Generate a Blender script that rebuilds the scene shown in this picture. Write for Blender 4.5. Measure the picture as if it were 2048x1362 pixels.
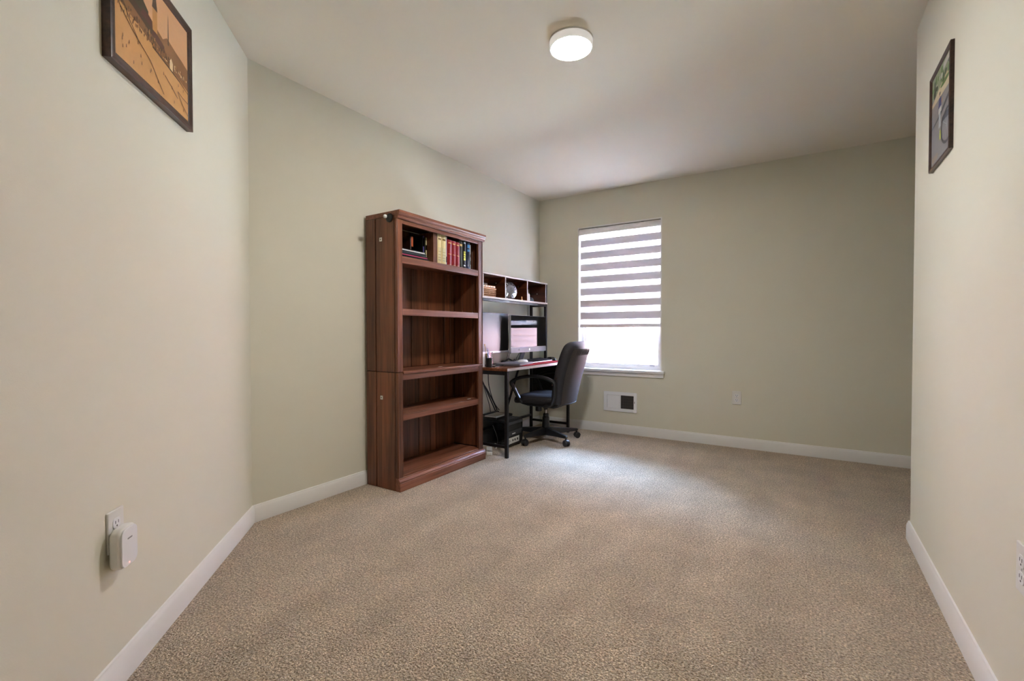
import bpy, bmesh, math, random
from mathutils import Vector, Matrix
random.seed(7)
for o in list(bpy.data.objects): bpy.data.objects.remove(o)
sc = bpy.context.scene
C = sc.collection
PI = math.pi
S = math.sqrt(.5)

# ------------------------------------------------------------------ camera
CAM_H, YAW, PITCH, ROLL, F_PX = 1.0097, 0.56669, 0.01806, -0.0011, 922.4
fw = Vector((-math.sin(YAW)*math.cos(PITCH), math.cos(YAW)*math.cos(PITCH), -math.sin(PITCH)))
rt = Vector((math.cos(YAW), math.sin(YAW), 0)); up = rt.cross(fw)
r2 = rt*math.cos(ROLL) + up*math.sin(ROLL); u2 = -rt*math.sin(ROLL) + up*math.cos(ROLL)
cam = bpy.data.cameras.new('camera'); co = bpy.data.objects.new('camera', cam); C.objects.link(co)
m = Matrix((r2, u2, -fw)).transposed().to_4x4(); m.translation = (0, 0, CAM_H)
co.matrix_world = m
cam.sensor_width = 36; cam.lens = 36*F_PX/2048; cam.clip_start = .02
sc.camera = co

# ------------------------------------------------------------------ world, sun, exposure
w = bpy.data.worlds.new('sky'); sc.world = w; w.use_nodes = True
nt = w.node_tree; nt.nodes.clear()
sky = nt.nodes.new('ShaderNodeTexSky'); sky.sky_type = 'NISHITA'; sky.sun_disc = False
sky.sun_elevation = math.radians(42); sky.sun_rotation = math.radians(262)
bg = nt.nodes.new('ShaderNodeBackground'); bg.inputs[1].default_value = 18.0
out = nt.nodes.new('ShaderNodeOutputWorld')
nt.links.new(sky.outputs[0], bg.inputs[0]); nt.links.new(bg.outputs[0], out.inputs[0])
pl_ = bpy.data.lights.new('window_portal', 'AREA'); pl_.shape = 'RECTANGLE'; pl_.size = .84; pl_.size_y = 1.44; pl_.cycles.is_portal = True
po_ = bpy.data.objects.new('window_portal', pl_); C.objects.link(po_); po_.location = (-1.581, 4.60, 1.366); po_.rotation_euler = (math.radians(-90), 0, 0)
sl = bpy.data.lights.new('sun', 'SUN'); sl.energy = 45; sl.angle = math.radians(.6); sl.color = (.93, .95, 1)
so = bpy.data.objects.new('sun', sl); C.objects.link(so)
so.rotation_euler = Vector((.735, .10, -.67)).to_track_quat('-Z', 'Y').to_euler()   # along the gap between the houses, not into the window
LAMP = 68.0                                                       # ceiling lamp diffuser emission
sc.cycles.sample_clamp_indirect = 12
vs = sc.view_settings
vs.view_transform = 'Standard'; vs.look = 'None'; vs.exposure = 2.0; vs.gamma = 1; vs.use_curve_mapping = False

# ------------------------------------------------------------------ materials
def lin(c):
    return tuple(((v/255)/12.92 if v <= 10 else (((v/255)+.055)/1.055)**2.4) for v in c)
def new_mat(name):
    mt = bpy.data.materials.new(name); mt.use_nodes = True
    n = mt.node_tree.nodes; return mt, n, mt.node_tree.links, n['Principled BSDF']
def pbr(name, col, rough=.5, metal=0, var=.06, scale=40, bump=0, bscale=200, spec=.5, coat=0, srgb=True):
    mt, n, l, b = new_mat(name)
    c = lin(col) if srgb else col
    tc = n.new('ShaderNodeTexCoord')
    nz = n.new('ShaderNodeTexNoise'); nz.inputs['Scale'].default_value = scale; nz.inputs['Detail'].default_value = 3
    l.new(tc.outputs['Object'], nz.inputs['Vector'])
    mx = n.new('ShaderNodeMix'); mx.data_type = 'RGBA'
    mx.inputs[6].default_value = (*[v*(1-var) for v in c], 1); mx.inputs[7].default_value = (*[min(1, v*(1+var)) for v in c], 1)
    l.new(nz.outputs['Fac'], mx.inputs[0]); l.new(mx.outputs[2], b.inputs['Base Color'])
    b.inputs['Roughness'].default_value = rough; b.inputs['Metallic'].default_value = metal
    b.inputs['Specular IOR Level'].default_value = spec; b.inputs['Coat Weight'].default_value = coat
    if bump:
        n2 = n.new('ShaderNodeTexNoise'); n2.inputs['Scale'].default_value = bscale; n2.inputs['Detail'].default_value = 4
        l.new(tc.outputs['Object'], n2.inputs['Vector'])
        bp = n.new('ShaderNodeBump'); bp.inputs['Strength'].default_value = bump; bp.inputs['Distance'].default_value = .002
        l.new(n2.outputs['Fac'], bp.inputs['Height']); l.new(bp.outputs[0], b.inputs['Normal'])
    return mt
def wood(name, light, dark, axis='z', rough=.38, seed=0.0, tone=.25):
    """stained wood: grain stretched along an axis, every piece its own tone"""
    mt, n, l, b = new_mat(name)
    tc = n.new('ShaderNodeTexCoord'); mp = n.new('ShaderNodeMapping')
    s = {'x': (2.2, 60, 60), 'y': (60, 2.2, 60), 'z': (60, 60, 2.2)}[axis]
    mp.inputs['Scale'].default_value = s
    oi = n.new('ShaderNodeObjectInfo')
    cb = n.new('ShaderNodeCombineXYZ')
    ml = n.new('ShaderNodeMath'); ml.operation = 'MULTIPLY'; ml.inputs[1].default_value = 37
    l.new(oi.outputs['Random'], ml.inputs[0])
    for i in range(3): l.new(ml.outputs[0], cb.inputs[i])
    l.new(cb.outputs[0], mp.inputs['Location']); l.new(tc.outputs['Object'], mp.inputs['Vector'])
    nz = n.new('ShaderNodeTexNoise'); nz.inputs['Scale'].default_value = 1; nz.inputs['Detail'].default_value = 6; nz.inputs['Distortion'].default_value = .6
    l.new(mp.outputs[0], nz.inputs['Vector'])
    mp2 = n.new('ShaderNodeMapping'); mp2.inputs['Scale'].default_value = tuple(v*.16 for v in s)
    l.new(tc.outputs['Object'], mp2.inputs['Vector'])
    n2 = n.new('ShaderNodeTexNoise'); n2.inputs['Scale'].default_value = 1; n2.inputs['Detail'].default_value = 3
    l.new(mp2.outputs[0], n2.inputs['Vector'])
    ad = n.new('ShaderNodeMath'); ad.operation = 'ADD'; l.new(nz.outputs['Fac'], ad.inputs[0]); l.new(n2.outputs['Fac'], ad.inputs[1])
    mr = n.new('ShaderNodeMapRange'); mr.inputs['From Min'].default_value = .7; mr.inputs['From Max'].default_value = 1.3
    l.new(ad.outputs[0], mr.inputs['Value'])
    mx = n.new('ShaderNodeMix'); mx.data_type = 'RGBA'
    mx.inputs[6].default_value = (*lin(dark), 1); mx.inputs[7].default_value = (*lin(light), 1)
    l.new(mr.outputs[0], mx.inputs[0])
    hv = n.new('ShaderNodeHueSaturation')
    m3 = n.new('ShaderNodeMapRange'); m3.inputs['To Min'].default_value = 1-tone; m3.inputs['To Max'].default_value = 1+tone*.6
    l.new(oi.outputs['Random'], m3.inputs['Value']); l.new(m3.outputs[0], hv.inputs['Value'])
    l.new(mx.outputs[2], hv.inputs['Color']); l.new(hv.outputs[0], b.inputs['Base Color'])
    b.inputs['Roughness'].default_value = rough
    bp = n.new('ShaderNodeBump'); bp.inputs['Strength'].default_value = .15; bp.inputs['Distance'].default_value = .001
    l.new(nz.outputs['Fac'], bp.inputs['Height']); l.new(bp.outputs[0], b.inputs['Normal'])
    return mt
def emit(name, col, strength):
    mt, n, l, b = new_mat(name)
    b.inputs['Base Color'].default_value = (.8, .8, .8, 1)
    b.inputs['Emission Color'].default_value = (*col, 1); b.inputs['Emission Strength'].default_value = strength
    return mt
def carpet_mat():
    mt, n, l, b = new_mat('carpet_pile')
    tc = n.new('ShaderNodeTexCoord')
    def noise(scale, detail=2, mapping=None, rough=.5):
        z = n.new('ShaderNodeTexNoise'); z.inputs['Scale'].default_value = scale; z.inputs['Detail'].default_value = detail
        z.inputs['Roughness'].default_value = rough
        if mapping:
            mp = n.new('ShaderNodeMapping'); mp.inputs['Scale'].default_value = mapping[0]; mp.inputs['Rotation'].default_value = mapping[1]
            l.new(tc.outputs['Object'], mp.inputs['Vector']); l.new(mp.outputs[0], z.inputs['Vector'])
        else: l.new(tc.outputs['Object'], z.inputs['Vector'])
        return z
    vo = n.new('ShaderNodeTexVoronoi'); vo.inputs['Scale'].default_value = 175; vo.inputs['Randomness'].default_value = 1
    wz = noise(60, 2); wm = n.new('ShaderNodeMix'); wm.data_type = 'RGBA'; wm.inputs[0].default_value = .012
    l.new(tc.outputs['Object'], wm.inputs[6]); l.new(wz.outputs['Color'], wm.inputs[7]); l.new(wm.outputs[2], vo.inputs['Vector'])
    fine = noise(260, 2)
    tuft = noise(140, 3, rough=.65)
    nap = noise(1.6, 3, ((2.6, .55, 1), (0, 0, .35)))
    nap2 = noise(5, 3)
    # tuft value: dark gaps between tufts, random tone per tuft
    mr = n.new('ShaderNodeMapRange'); mr.inputs['From Min'].default_value = .34; mr.inputs['From Max'].default_value = .66
    l.new(tuft.outputs['Fac'], mr.inputs['Value'])
    ramp = n.new('ShaderNodeMix'); ramp.data_type = 'RGBA'
    ramp.inputs[6].default_value = (*lin((138, 113, 86)), 1); ramp.inputs[7].default_value = (*lin((241, 221, 194)), 1)
    l.new(mr.outputs[0], ramp.inputs[0])
    sp = n.new('ShaderNodeSeparateColor'); l.new(vo.outputs['Color'], sp.inputs[0])
    hv = n.new('ShaderNodeHueSaturation')
    m1 = n.new('ShaderNodeMapRange'); m1.inputs['To Min'].default_value = .78; m1.inputs['To Max'].default_value = 1.18; l.new(sp.outputs[0], m1.inputs['Value'])
    m2 = n.new('ShaderNodeMapRange'); m2.inputs['From Min'].default_value = .35; m2.inputs['From Max'].default_value = .65; m2.inputs['To Min'].default_value = .9; m2.inputs['To Max'].default_value = 1.08
    l.new(nap.outputs['Fac'], m2.inputs['Value'])
    m3 = n.new('ShaderNodeMapRange'); m3.inputs['From Min'].default_value = .3; m3.inputs['From Max'].default_value = .7; m3.inputs['To Min'].default_value = .89; m3.inputs['To Max'].default_value = 1.09
    l.new(nap2.outputs['Fac'], m3.inputs['Value'])
    p1 = n.new('ShaderNodeMath'); p1.operation = 'MULTIPLY'; l.new(m1.outputs[0], p1.inputs[0]); l.new(m2.outputs[0], p1.inputs[1])
    p2 = n.new('ShaderNodeMath'); p2.operation = 'MULTIPLY'; l.new(p1.outputs[0], p2.inputs[0]); l.new(m3.outputs[0], p2.inputs[1])
    l.new(p2.outputs[0], hv.inputs['Value']); l.new(ramp.outputs[2], hv.inputs['Color']); l.new(hv.outputs[0], b.inputs['Base Color'])
    b.inputs['Roughness'].default_value = 1; b.inputs['Specular IOR Level'].default_value = .1
    b.inputs['Sheen Weight'].default_value = .25; b.inputs['Sheen Roughness'].default_value = .5
    hs = n.new('ShaderNodeMath'); hs.operation = 'MULTIPLY_ADD'; hs.inputs[1].default_value = -1.2
    l.new(vo.outputs['Distance'], hs.inputs[0]); l.new(tuft.outputs['Fac'], hs.inputs[2])
    h2 = n.new('ShaderNodeMath'); h2.operation = 'MULTIPLY_ADD'; h2.inputs[1].default_value = .4
    l.new(fine.outputs['Fac'], h2.inputs[0]); l.new(hs.outputs[0], h2.inputs[2])
    bp = n.new('ShaderNodeBump'); bp.inputs['Strength'].default_value = .9; bp.inputs['Distance'].default_value = .008
    l.new(h2.outputs[0], bp.inputs['Height']); l.new(bp.outputs[0], b.inputs['Normal'])
    return mt
def thin_glass(name, tint=(1, 1, 1), refl=.08):
    mt = bpy.data.materials.new(name); mt.use_nodes = True
    n = mt.node_tree.nodes; l = mt.node_tree.links; n.clear()
    o = n.new('ShaderNodeOutputMaterial'); t = n.new('ShaderNodeBsdfTransparent'); t.inputs[0].default_value = (*tint, 1)
    g = n.new('ShaderNodeBsdfGlossy'); g.inputs['Roughness'].default_value = .02
    fr = n.new('ShaderNodeFresnel'); fr.inputs[0].default_value = 1.45
    mx = n.new('ShaderNodeMixShader'); l.new(fr.outputs[0], mx.inputs[0]); l.new(t.outputs[0], mx.inputs[1]); l.new(g.outputs[0], mx.inputs[2])
    l.new(mx.outputs[0], o.inputs[0]); return mt
def fabric_blind(name, trans, diff, open_):
    mt = bpy.data.materials.new(name); mt.use_nodes = True
    n = mt.node_tree.nodes; l = mt.node_tree.links; n.clear()
    o = n.new('ShaderNodeOutputMaterial')
    tc = n.new('ShaderNodeTexCoord'); nz = n.new('ShaderNodeTexNoise'); nz.inputs['Scale'].default_value = 300
    l.new(tc.outputs['Object'], nz.inputs['Vector'])
    mr = n.new('ShaderNodeMix'); mr.data_type = 'RGBA'
    mr.inputs[6].default_value = (*[v*.95 for v in diff], 1); mr.inputs[7].default_value = (*diff, 1); l.new(nz.outputs['Fac'], mr.inputs[0])
    d = n.new('ShaderNodeBsdfDiffuse'); l.new(mr.outputs[2], d.inputs[0])
    t = n.new('ShaderNodeBsdfTranslucent'); t.inputs[0].default_value = (*trans, 1)
    a = n.new('ShaderNodeAddShader'); l.new(d.outputs[0], a.inputs[0]); l.new(t.outputs[0], a.inputs[1])
    tr = n.new('ShaderNodeBsdfTransparent'); mx = n.new('ShaderNodeMixShader'); mx.inputs[0].default_value = open_
    l.new(a.outputs[0], mx.inputs[1]); l.new(tr.outputs[0], mx.inputs[2]); l.new(mx.outputs[0], o.inputs[0]); return mt

M = {}
M['wall'] = pbr('wall_paint', (222, 218, 200), .75, var=.012, scale=3, bump=.12, bscale=350, spec=.25)
M['ceiling'] = pbr('ceiling_paint', (231, 223, 206), .9, var=.012, scale=3, bump=.1, bscale=300, spec=.15)
M['trim'] = pbr('white_trim_paint', (232, 230, 226), .35, var=.015, scale=8)
M['carpet'] = carpet_mat()
M['cherry'] = wood('cherry_wood', (142, 86, 56), (68, 38, 22), 'z')
M['cherry_h'] = wood('cherry_wood_rails', (154, 98, 72), (88, 50, 34), 'y', tone=.12)
M['cherry_dark'] = pbr('cherry_groove', (44, 22, 14), .6)
M['rustic'] = wood('rustic_brown_board', (124, 66, 40), (52, 24, 14), 'x', rough=.3)
M['desktop'] = wood('rustic_brown_desktop', (134, 84, 58), (84, 46, 30), 'y', rough=.25)
M['edge'] = pbr('pale_board_edge', (178, 166, 158), .4)
M['metal'] = pbr('black_powder_metal', (30, 29, 31), .38, metal=.3, var=.1)
M['black'] = pbr('black_plastic', (22, 22, 24), .4, var=.1)
M['black_gloss'] = pbr('black_gloss_plastic', (16, 16, 18), .15, var=.05)
M['grey_plastic'] = pbr('dark_grey_plastic', (66, 66, 68), .45)
M['leather'] = pbr('black_leatherette', (46, 43, 45), .5, spec=.3, var=.12, scale=60, bump=.35, bscale=420)
M['leather_back'] = pbr('charcoal_leatherette', (72, 66, 63), .7, spec=.15, var=.1, scale=50, bump=.3, bscale=420)
M['chrome'] = pbr('polished_steel', (200, 200, 200), .15, metal=1, var=.02)
M['silver'] = pbr('satin_aluminium', (186, 186, 192), .45, metal=.25, var=.02)
M['chin'] = pbr('matte_silver_chin', (120, 119, 125), .6, var=.02, spec=.2)
M['laptop_metal'] = pbr('grey_laptop_metal', (112, 112, 120), .5, metal=.2, var=.02, spec=.25)
M['keycap'] = pbr('black_keycap', (24, 24, 27), .8, var=.05, spec=.08)
M['black_base'] = pbr('black_gloss_nylon', (28, 29, 33), .28, var=.05, spec=.7)
M['white'] = pbr('white_plastic', (235, 235, 235), .35, var=.01)
M['ivory'] = pbr('offwhite_plastic', (228, 226, 220), .3, var=.01)
M['slot'] = pbr('dark_slot', (40, 38, 36), .6)
M['screen'] = pbr('glossy_display_glass', (10, 9, 11), .03, var=.02, spec=.09)
M['screen_matte'] = pbr('satin_display_panel', (34, 33, 35), .33, var=.02, spec=.32, coat=0)
M['red_mat'] = pbr('red_desk_mat', (150, 34, 44), .85, var=.05, spec=.08)
M['frame_wood'] = wood('dark_walnut_frame', (88, 58, 46), (40, 24, 20), 'x', rough=.3)
M['glass'] = thin_glass('window_glass')
M['blind_opaque'] = fabric_blind('blind_opaque_fabric', (.066, .062, .064), (.62, .59, .585), 0.0)
M['blind_sheer'] = fabric_blind('blind_sheer_mesh', (.72, .72, .71), (.25, .25, .25), .34)
M['blind_rail'] = pbr('blind_rail', (242, 240, 242), .4)
M['diffuser'] = emit('lit_diffuser', (1, .98, .95), LAMP)
M['rim'] = emit('lamp_rim_acrylic', (1, .97, .92), .09)
M['siding'] = pbr('pale_rose_siding', (134, 102, 100), .7, var=.04, scale=3)
M['concrete'] = pbr('pale_concrete', (146, 144, 132), .9, var=.1, scale=2, bump=.3, bscale=60)
def flat(name, c, r=.5): M[name] = pbr(name, c, r, var=.05, scale=90); return name

# ------------------------------------------------------------------ mesh helpers
class MB:
    def __init__(s): s.v = []; s.f = []; s.mi = []; s.cur = 0
    def add(s, vs, fs):
        b = len(s.v); s.v += [tuple(p) for p in vs]; s.f += [tuple(i+b for i in f) for f in fs]; s.mi += [s.cur]*len(fs); return s
    def box(s, x0, x1, y0, y1, z0, z1):
        if x0 > x1: x0, x1 = x1, x0
        if y0 > y1: y0, y1 = y1, y0
        if z0 > z1: z0, z1 = z1, z0
        return s.add([(x0,y0,z0),(x1,y0,z0),(x1,y1,z0),(x0,y1,z0),(x0,y0,z1),(x1,y0,z1),(x1,y1,z1),(x0,y1,z1)],
                     [(0,3,2,1),(4,5,6,7),(0,1,5,4),(1,2,6,5),(2,3,7,6),(3,0,4,7)])
    def prism(s, poly, axis, a0, a1):
        """poly: list of 2D points, extruded along axis (x: poly=(y,z); y: poly=(x,z); z: poly=(x,y))"""
        n = len(poly)
        def mk(p, a): return {'x': (a, p[0], p[1]), 'y': (p[0], a, p[1]), 'z': (p[0], p[1], a)}[axis]
        vs = [mk(p, a0) for p in poly] + [mk(p, a1) for p in poly]
        fs = [tuple(range(n-1, -1, -1)), tuple(range(n, 2*n))] + [(i, (i+1) % n, n+(i+1) % n, n+i) for i in range(n)]
        return s.add(vs, fs)
    def cyl(s, p0, p1, r0, r1=None, n=16, caps=True):
        r1 = r0 if r1 is None else r1
        p0 = Vector(p0); p1 = Vector(p1); d = (p1-p0).normalized()
        a = d.orthogonal().normalized(); b = d.cross(a)
        vs = []
        for p, r in ((p0, r0), (p1, r1)):
            for i in range(n):
                t = 2*PI*i/n; vs.append(p + a*(r*math.cos(t)) + b*(r*math.sin(t)))
        fs = [(i, (i+1) % n, n+(i+1) % n, n+i) for i in range(n)]
        if caps: fs += [tuple(range(n-1, -1, -1)), tuple(range(n, 2*n))]
        return s.add(vs, fs)
    def tube(s, pts, r, n=8, closed=False, flat=None):
        """sweep a round (or flat=(ra,rb, side vector)) section along points"""
        pts = [Vector(p) for p in pts]; k = len(pts); vs = []
        for i, p in enumerate(pts):
            a = pts[(i-1) % k] if closed or i > 0 else pts[0]; c = pts[(i+1) % k] if closed or i < k-1 else pts[-1]
            d = (c-a).normalized()
            if flat: e1 = Vector(flat[2]).normalized(); e1 = (e1 - d*e1.dot(d)).normalized()
            else:
                ref = Vector((0, 0, 1)) if abs(d.z) < .9 else Vector((1, 0, 0)); e1 = (ref - d*ref.dot(d)).normalized()
            e2 = d.cross(e1)
            ra, rb = (flat[0], flat[1]) if flat else (r[i], r[i]) if isinstance(r, (list, tuple)) else (r, r)
            for j in range(n):
                t = 2*PI*j/n; vs.append(p + e1*(ra*math.cos(t)) + e2*(rb*math.sin(t)))
        fs = []
        for i in range(k if closed else k-1):
            for j in range(n):
                a = i*n+j; b_ = i*n+(j+1) % n; c = ((i+1) % k)*n+(j+1) % n; d = ((i+1) % k)*n+j
                fs.append((a, b_, c, d))
        if not closed: fs += [tuple(range(n-1, -1, -1)), tuple((k-1)*n+j for j in range(n))]
        return s.add(vs, fs)
    def lathe(s, prof, c=(0, 0, 0), n=32, axis='z'):
        vs = []; k = len(prof)
        for i in range(n):
            t = 2*PI*i/n
            for r, z in prof:
                p = (r*math.cos(t), r*math.sin(t), z)
                if axis == 'x': p = (p[2], p[0], p[1])
                if axis == 'y': p = (p[0], -p[2], p[1])
                vs.append((c[0]+p[0], c[1]+p[1], c[2]+p[2]))
        fs = [(i*k+j, ((i+1) % n)*k+j, ((i+1) % n)*k+j+1, i*k+j+1) for i in range(n) for j in range(k-1)]
        return s.add(vs, fs)
    def grid(s, fn, nu, nv, closed_u=False):
        vs = [fn(i/(nu if closed_u else nu-1), j/(nv-1)) for i in range(nu) for j in range(nv)]
        fs = []
        for i in range(nu if closed_u else nu-1):
            for j in range(nv-1):
                a = i*nv+j; b_ = ((i+1) % nu)*nv+j; fs.append((a, b_, b_+1, a+1))
        return s.add(vs, fs)
    def mesh(s, name, mats, angle=35):
        me = bpy.data.meshes.new(name); me.from_pydata(s.v, [], s.f)
        if not isinstance(mats, (list, tuple)): mats = [mats]
        for mm in mats: me.materials.append(M[mm] if isinstance(mm, str) else mm)
        for p, i in zip(me.polygons, s.mi): p.material_index = i
        bm = bmesh.new(); bm.from_mesh(me); bmesh.ops.remove_doubles(bm, verts=bm.verts, dist=1e-6)
        bmesh.ops.recalc_face_normals(bm, faces=bm.faces); bm.to_mesh(me); bm.free()
        for p in me.polygons: p.use_smooth = True
        me.set_sharp_from_angle(angle=math.radians(angle)); return me
    def build(s, name, mats, parent=None, bevel=0, seg=2, sub=0, angle=35, loc=None):
        o = bpy.data.objects.new(name, s.mesh(name, mats, angle)); C.objects.link(o)
        if parent is not None: o.parent = parent
        if loc is not None: o.location = loc
        if bevel:
            md = o.modifiers.new('bevel', 'BEVEL'); md.width = bevel; md.segments = seg; md.limit_method = 'ANGLE'; md.angle_limit = math.radians(40)
        if sub:
            md = o.modifiers.new('subd', 'SUBSURF'); md.levels = sub; md.render_levels = sub
        return o
def box(name, mat, parent, x0, x1, y0, y1, z0, z1, bevel=0, seg=2):
    return MB().box(x0, x1, y0, y1, z0, z1).build(name, mat, parent, bevel, seg)
def tag(o, label=None, cat=None, group=None, kind=None):
    if label: o['label'] = label
    if cat: o['category'] = cat
    if group: o['group'] = group
    if kind: o['kind'] = kind
    return o
def thing(name, label, cat, loc=(0, 0, 0), rz=0, group=None):
    o = bpy.data.objects.new(name, None); C.objects.link(o); o.empty_display_size = .05
    o.location = loc; o.rotation_euler = (0, 0, rz); return tag(o, label, cat, group)
def struct(name, mb, mat, parent=None, bevel=0, label=None):
    o = mb.build(name, mat, parent, bevel)
    if parent is None: tag(o, label, None, None, 'structure')
    return o
def dup(o, parent=None):
    c = o.copy(); C.objects.link(c); c.parent = parent
    for ch in list(o.children): dup(ch, c)
    return c

# ------------------------------------------------------------------ the room
XL, YB, YD, XR, YR, H = -2.4687, 4.4414, 1.3107, .4358, 2.9077, 2.44
XE, YREAR, TD = 2.1, -1.35, 2.75            # far side of the alcove, wall behind the camera, length of the diagonal wall
DX, DY = XL+S*TD, YD-S*TD
T = .14
struct('floor', MB().box(XL-.3, XE+.2, YREAR-.2, YB+T, -.12, 0), 'carpet', label='beige cut-pile wall-to-wall carpet')
struct('ceiling', MB().box(XL-.3, XE+.2, YREAR-.2, YB+T, H, H+.15), 'ceiling', label='plain off-white painted ceiling')
struct('wall_left', MB().box(XL-T, XL, YD, YB+T, 0, H), 'wall', label='greige painted wall behind the bookcase and desk')
struct('wall_diagonal', MB().prism([(XL, YD), (DX, DY), (DX-S*T, DY-S*T), (XL-T, YD-S*T*.6)], 'z', 0, H), 'wall', label='greige painted diagonal wall with the sepia picture')
WX0, WX1, WZ0, WZ1 = -2.013, -1.149, .639, 2.094       # window opening
wb = MB().box(XL, WX0, YB, YB+T, 0, H).box(WX1, XE+.1, YB, YB+T, 0, H).box(WX0, WX1, YB, YB+T, 0, WZ0-.001).box(WX0, WX1, YB, YB+T, WZ1, H)
struct('wall_back', wb, 'wall', label='greige painted wall with the window')
wr = MB().prism([(XR, YREAR), (XR, YR), (XE, YR), (XE, YR-T), (XR+T, YR-T), (XR+T, YREAR)], 'z', 0, H)
struct('wall_right', wr, 'wall', label='greige painted wall with the road picture, ending in an outside corner')
struct('wall_alcove', MB().box(XE, XE+T, YR-T, YB+T, 0, H), 'wall', label='greige painted side wall of the alcove')
struct('wall_rear', MB().box(DX-.2, XR+T, YREAR-T, YREAR, 0, H), 'wall', label='greige painted wall behind the viewer')
struct('wall_entry', MB().box(DX-T, DX, YREAR, DY, 0, H), 'wall', label='short greige painted wall beside the entry')

def baseboard(name, p0, p1, nrm, label):
    """p0->p1 along the wall foot, nrm pointing into the room"""
    d = Vector((p1[0]-p0[0], p1[1]-p0[1], 0)); L = d.length; d.normalize(); n_ = Vector((*nrm, 0))
    prof = [(0, 0), (.013, 0), (.013, .066), (.0115, .069), (.0115, .074), (.0075, .080), (.0055, .089), (0, .091)]
    vs = []
    for a in (0, L):
        for q, z in prof:
            p = Vector((p0[0], p0[1], 0)) + d*a + n_*q; vs.append((p.x, p.y, z))
    k = len(prof); fs = [(i, i+1, k+i+1, k+i) for i in range(k-1)] + [(k-1, 0, k, 2*k-1), tuple(range(k)), tuple(range(2*k-1, k-1, -1))]
    o = MB().add(vs, fs).build(name, 'trim'); tag(o, label, None, None, 'structure'); return o
baseboard('baseboard_left', (XL, YD), (XL, YB), (1, 0), 'white moulded baseboard along the bookcase wall')
baseboard('baseboard_diagonal', (XL, YD), (DX, DY), (S, S), 'white moulded baseboard along the diagonal wall')
baseboard('baseboard_back', (XL, YB), (XE, YB), (0, -1), 'white moulded baseboard under the window')
baseboard('baseboard_right', (XR, YREAR), (XR, YR+.013), (-1, 0), 'white moulded baseboard at the outside corner')
baseboard('baseboard_alcove', (XR, YR), (XE, YR), (0, 1), 'white moulded baseboard inside the alcove')

# window ---------------------------------------------------------------
win = thing('window_1', 'white vinyl sash window behind a zebra blind', None, ((WX0+WX1)/2, YB, WZ0)); win['kind'] = 'structure'
hw = (WX1-WX0)/2; wh = WZ1-WZ0
box('jamb', 'trim', win, -hw, -hw+.012, .001, .10, 0, wh); box('jamb', 'trim', win, hw-.012, hw, .001, .10, 0, wh)
box('head_jamb', 'trim', win, -hw+.012, hw-.012, .001, .10, wh-.012, wh)
fr = MB().box(-hw, -hw+.036, .08, .14, 0, wh).box(hw-.036, hw, .08, .14, 0, wh).box(-hw+.036, hw-.036, .08, .14, 0, .026).box(-hw+.036, hw-.036, .08, .14, wh-.035, wh)
fr.build('window_frame', 'white', win, .003)
def sash(z0, z1, y0):
    f = MB().box(-hw+.036, -hw+.060, y0, y0+.022, z0, z1).box(hw-.060, hw-.036, y0, y0+.022, z0, z1).box(-hw+.060, hw-.060, y0, y0+.022, z0, z0+.026).box(-hw+.060, hw-.060, y0, y0+.022, z1-.03, z1)
    s_ = f.build('sash', 'white', win, .002)
    box('pane', 'glass', s_, -hw+.060, hw-.060, y0+.009, y0+.013, z0+.026, z1-.03)
sash(.026, .74, .092); sash(.715, wh-.035, .116)
box('sash_lock', 'silver', win, .30, .345, .078, .092, .036, .052, .003)
st = MB().box(-hw-.032, hw+.034, -.042, .08, -.026, 0)
st.build('window_sill', 'trim', win, .006, 3)
box('apron', 'trim', win, -hw-.022, hw+.024, -.016, -.001, -.066, -.026, .003)

# zebra blind ------------------------------------------------------------
bl = thing('zebra_blind', 'banded zebra roller shade drawn over the upper window', 'blind', ((WX0+WX1)/2, YB+.03, 1.057))
bx0, bx1 = -.413, .413
z0 = 1.057
edges = [(1.963, 1.891), (1.840, 1.767), (1.716, 1.642), (1.590, 1.518), (1.465, 1.391), (1.339, 1.268), (1.215, 1.141)]
MB().prism([(-.02, 2.017-z0), (.028, 2.017-z0), (.028, 2.08-z0), (.012, 2.082-z0), (-.012, 2.076-z0), (-.022, 2.05-z0)], 'x', bx0-.012, bx1+.012).build('headrail', 'blind_rail', bl, .002)
for x in (-.27, .24): box('bracket', 'grey_plastic', bl, x-.012, x+.012, -.018, .012, 2.082-z0, 2.090-z0)
prev = 2.02
for k, (a, b_) in enumerate(edges):
    box('sheer_band', 'blind_sheer', bl, bx0, bx1, -.0006, .0006, a-z0, prev-z0)
    box('opaque_band', 'blind_opaque', bl, bx0, bx1, -.0012, .0012, b_-z0, a-z0)
    prev = b_
box('sheer_band', 'blind_sheer', bl, bx0, bx1, -.0006, .0006, 1.092-z0, prev-z0)
MB().prism([(-.007, .0), (.007, .0), (.009, .016), (.006, .035), (-.006, .035), (-.009, .016)], 'x', bx0, bx1).build('hem_bar', 'blind_rail', bl, .001)

# outside ----------------------------------------------------------------
struct('ground', MB().box(-16, 12, YB+T+.02, 22, -.5, -.35), 'concrete', label='pale ground outside the window')
nh = thing('neighbour_house', 'sunlit neighbouring wall of pale rose lap siding beyond the window', 'building', (-2.5, 12.5, -.35))
box('sheathing', 'siding', nh, -9, 9, .03, .3, 0, 5.4)
bdm = MB().prism([(0, 0), (.018, .18), (.03, .18), (.03, 0)], 'x', -9, 9).mesh('siding_board', 'siding')
for k in range(30):
    o = bpy.data.objects.new('siding_board', bdm); C.objects.link(o); o.parent = nh; o.location = (0, 0, k*.18)

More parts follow.
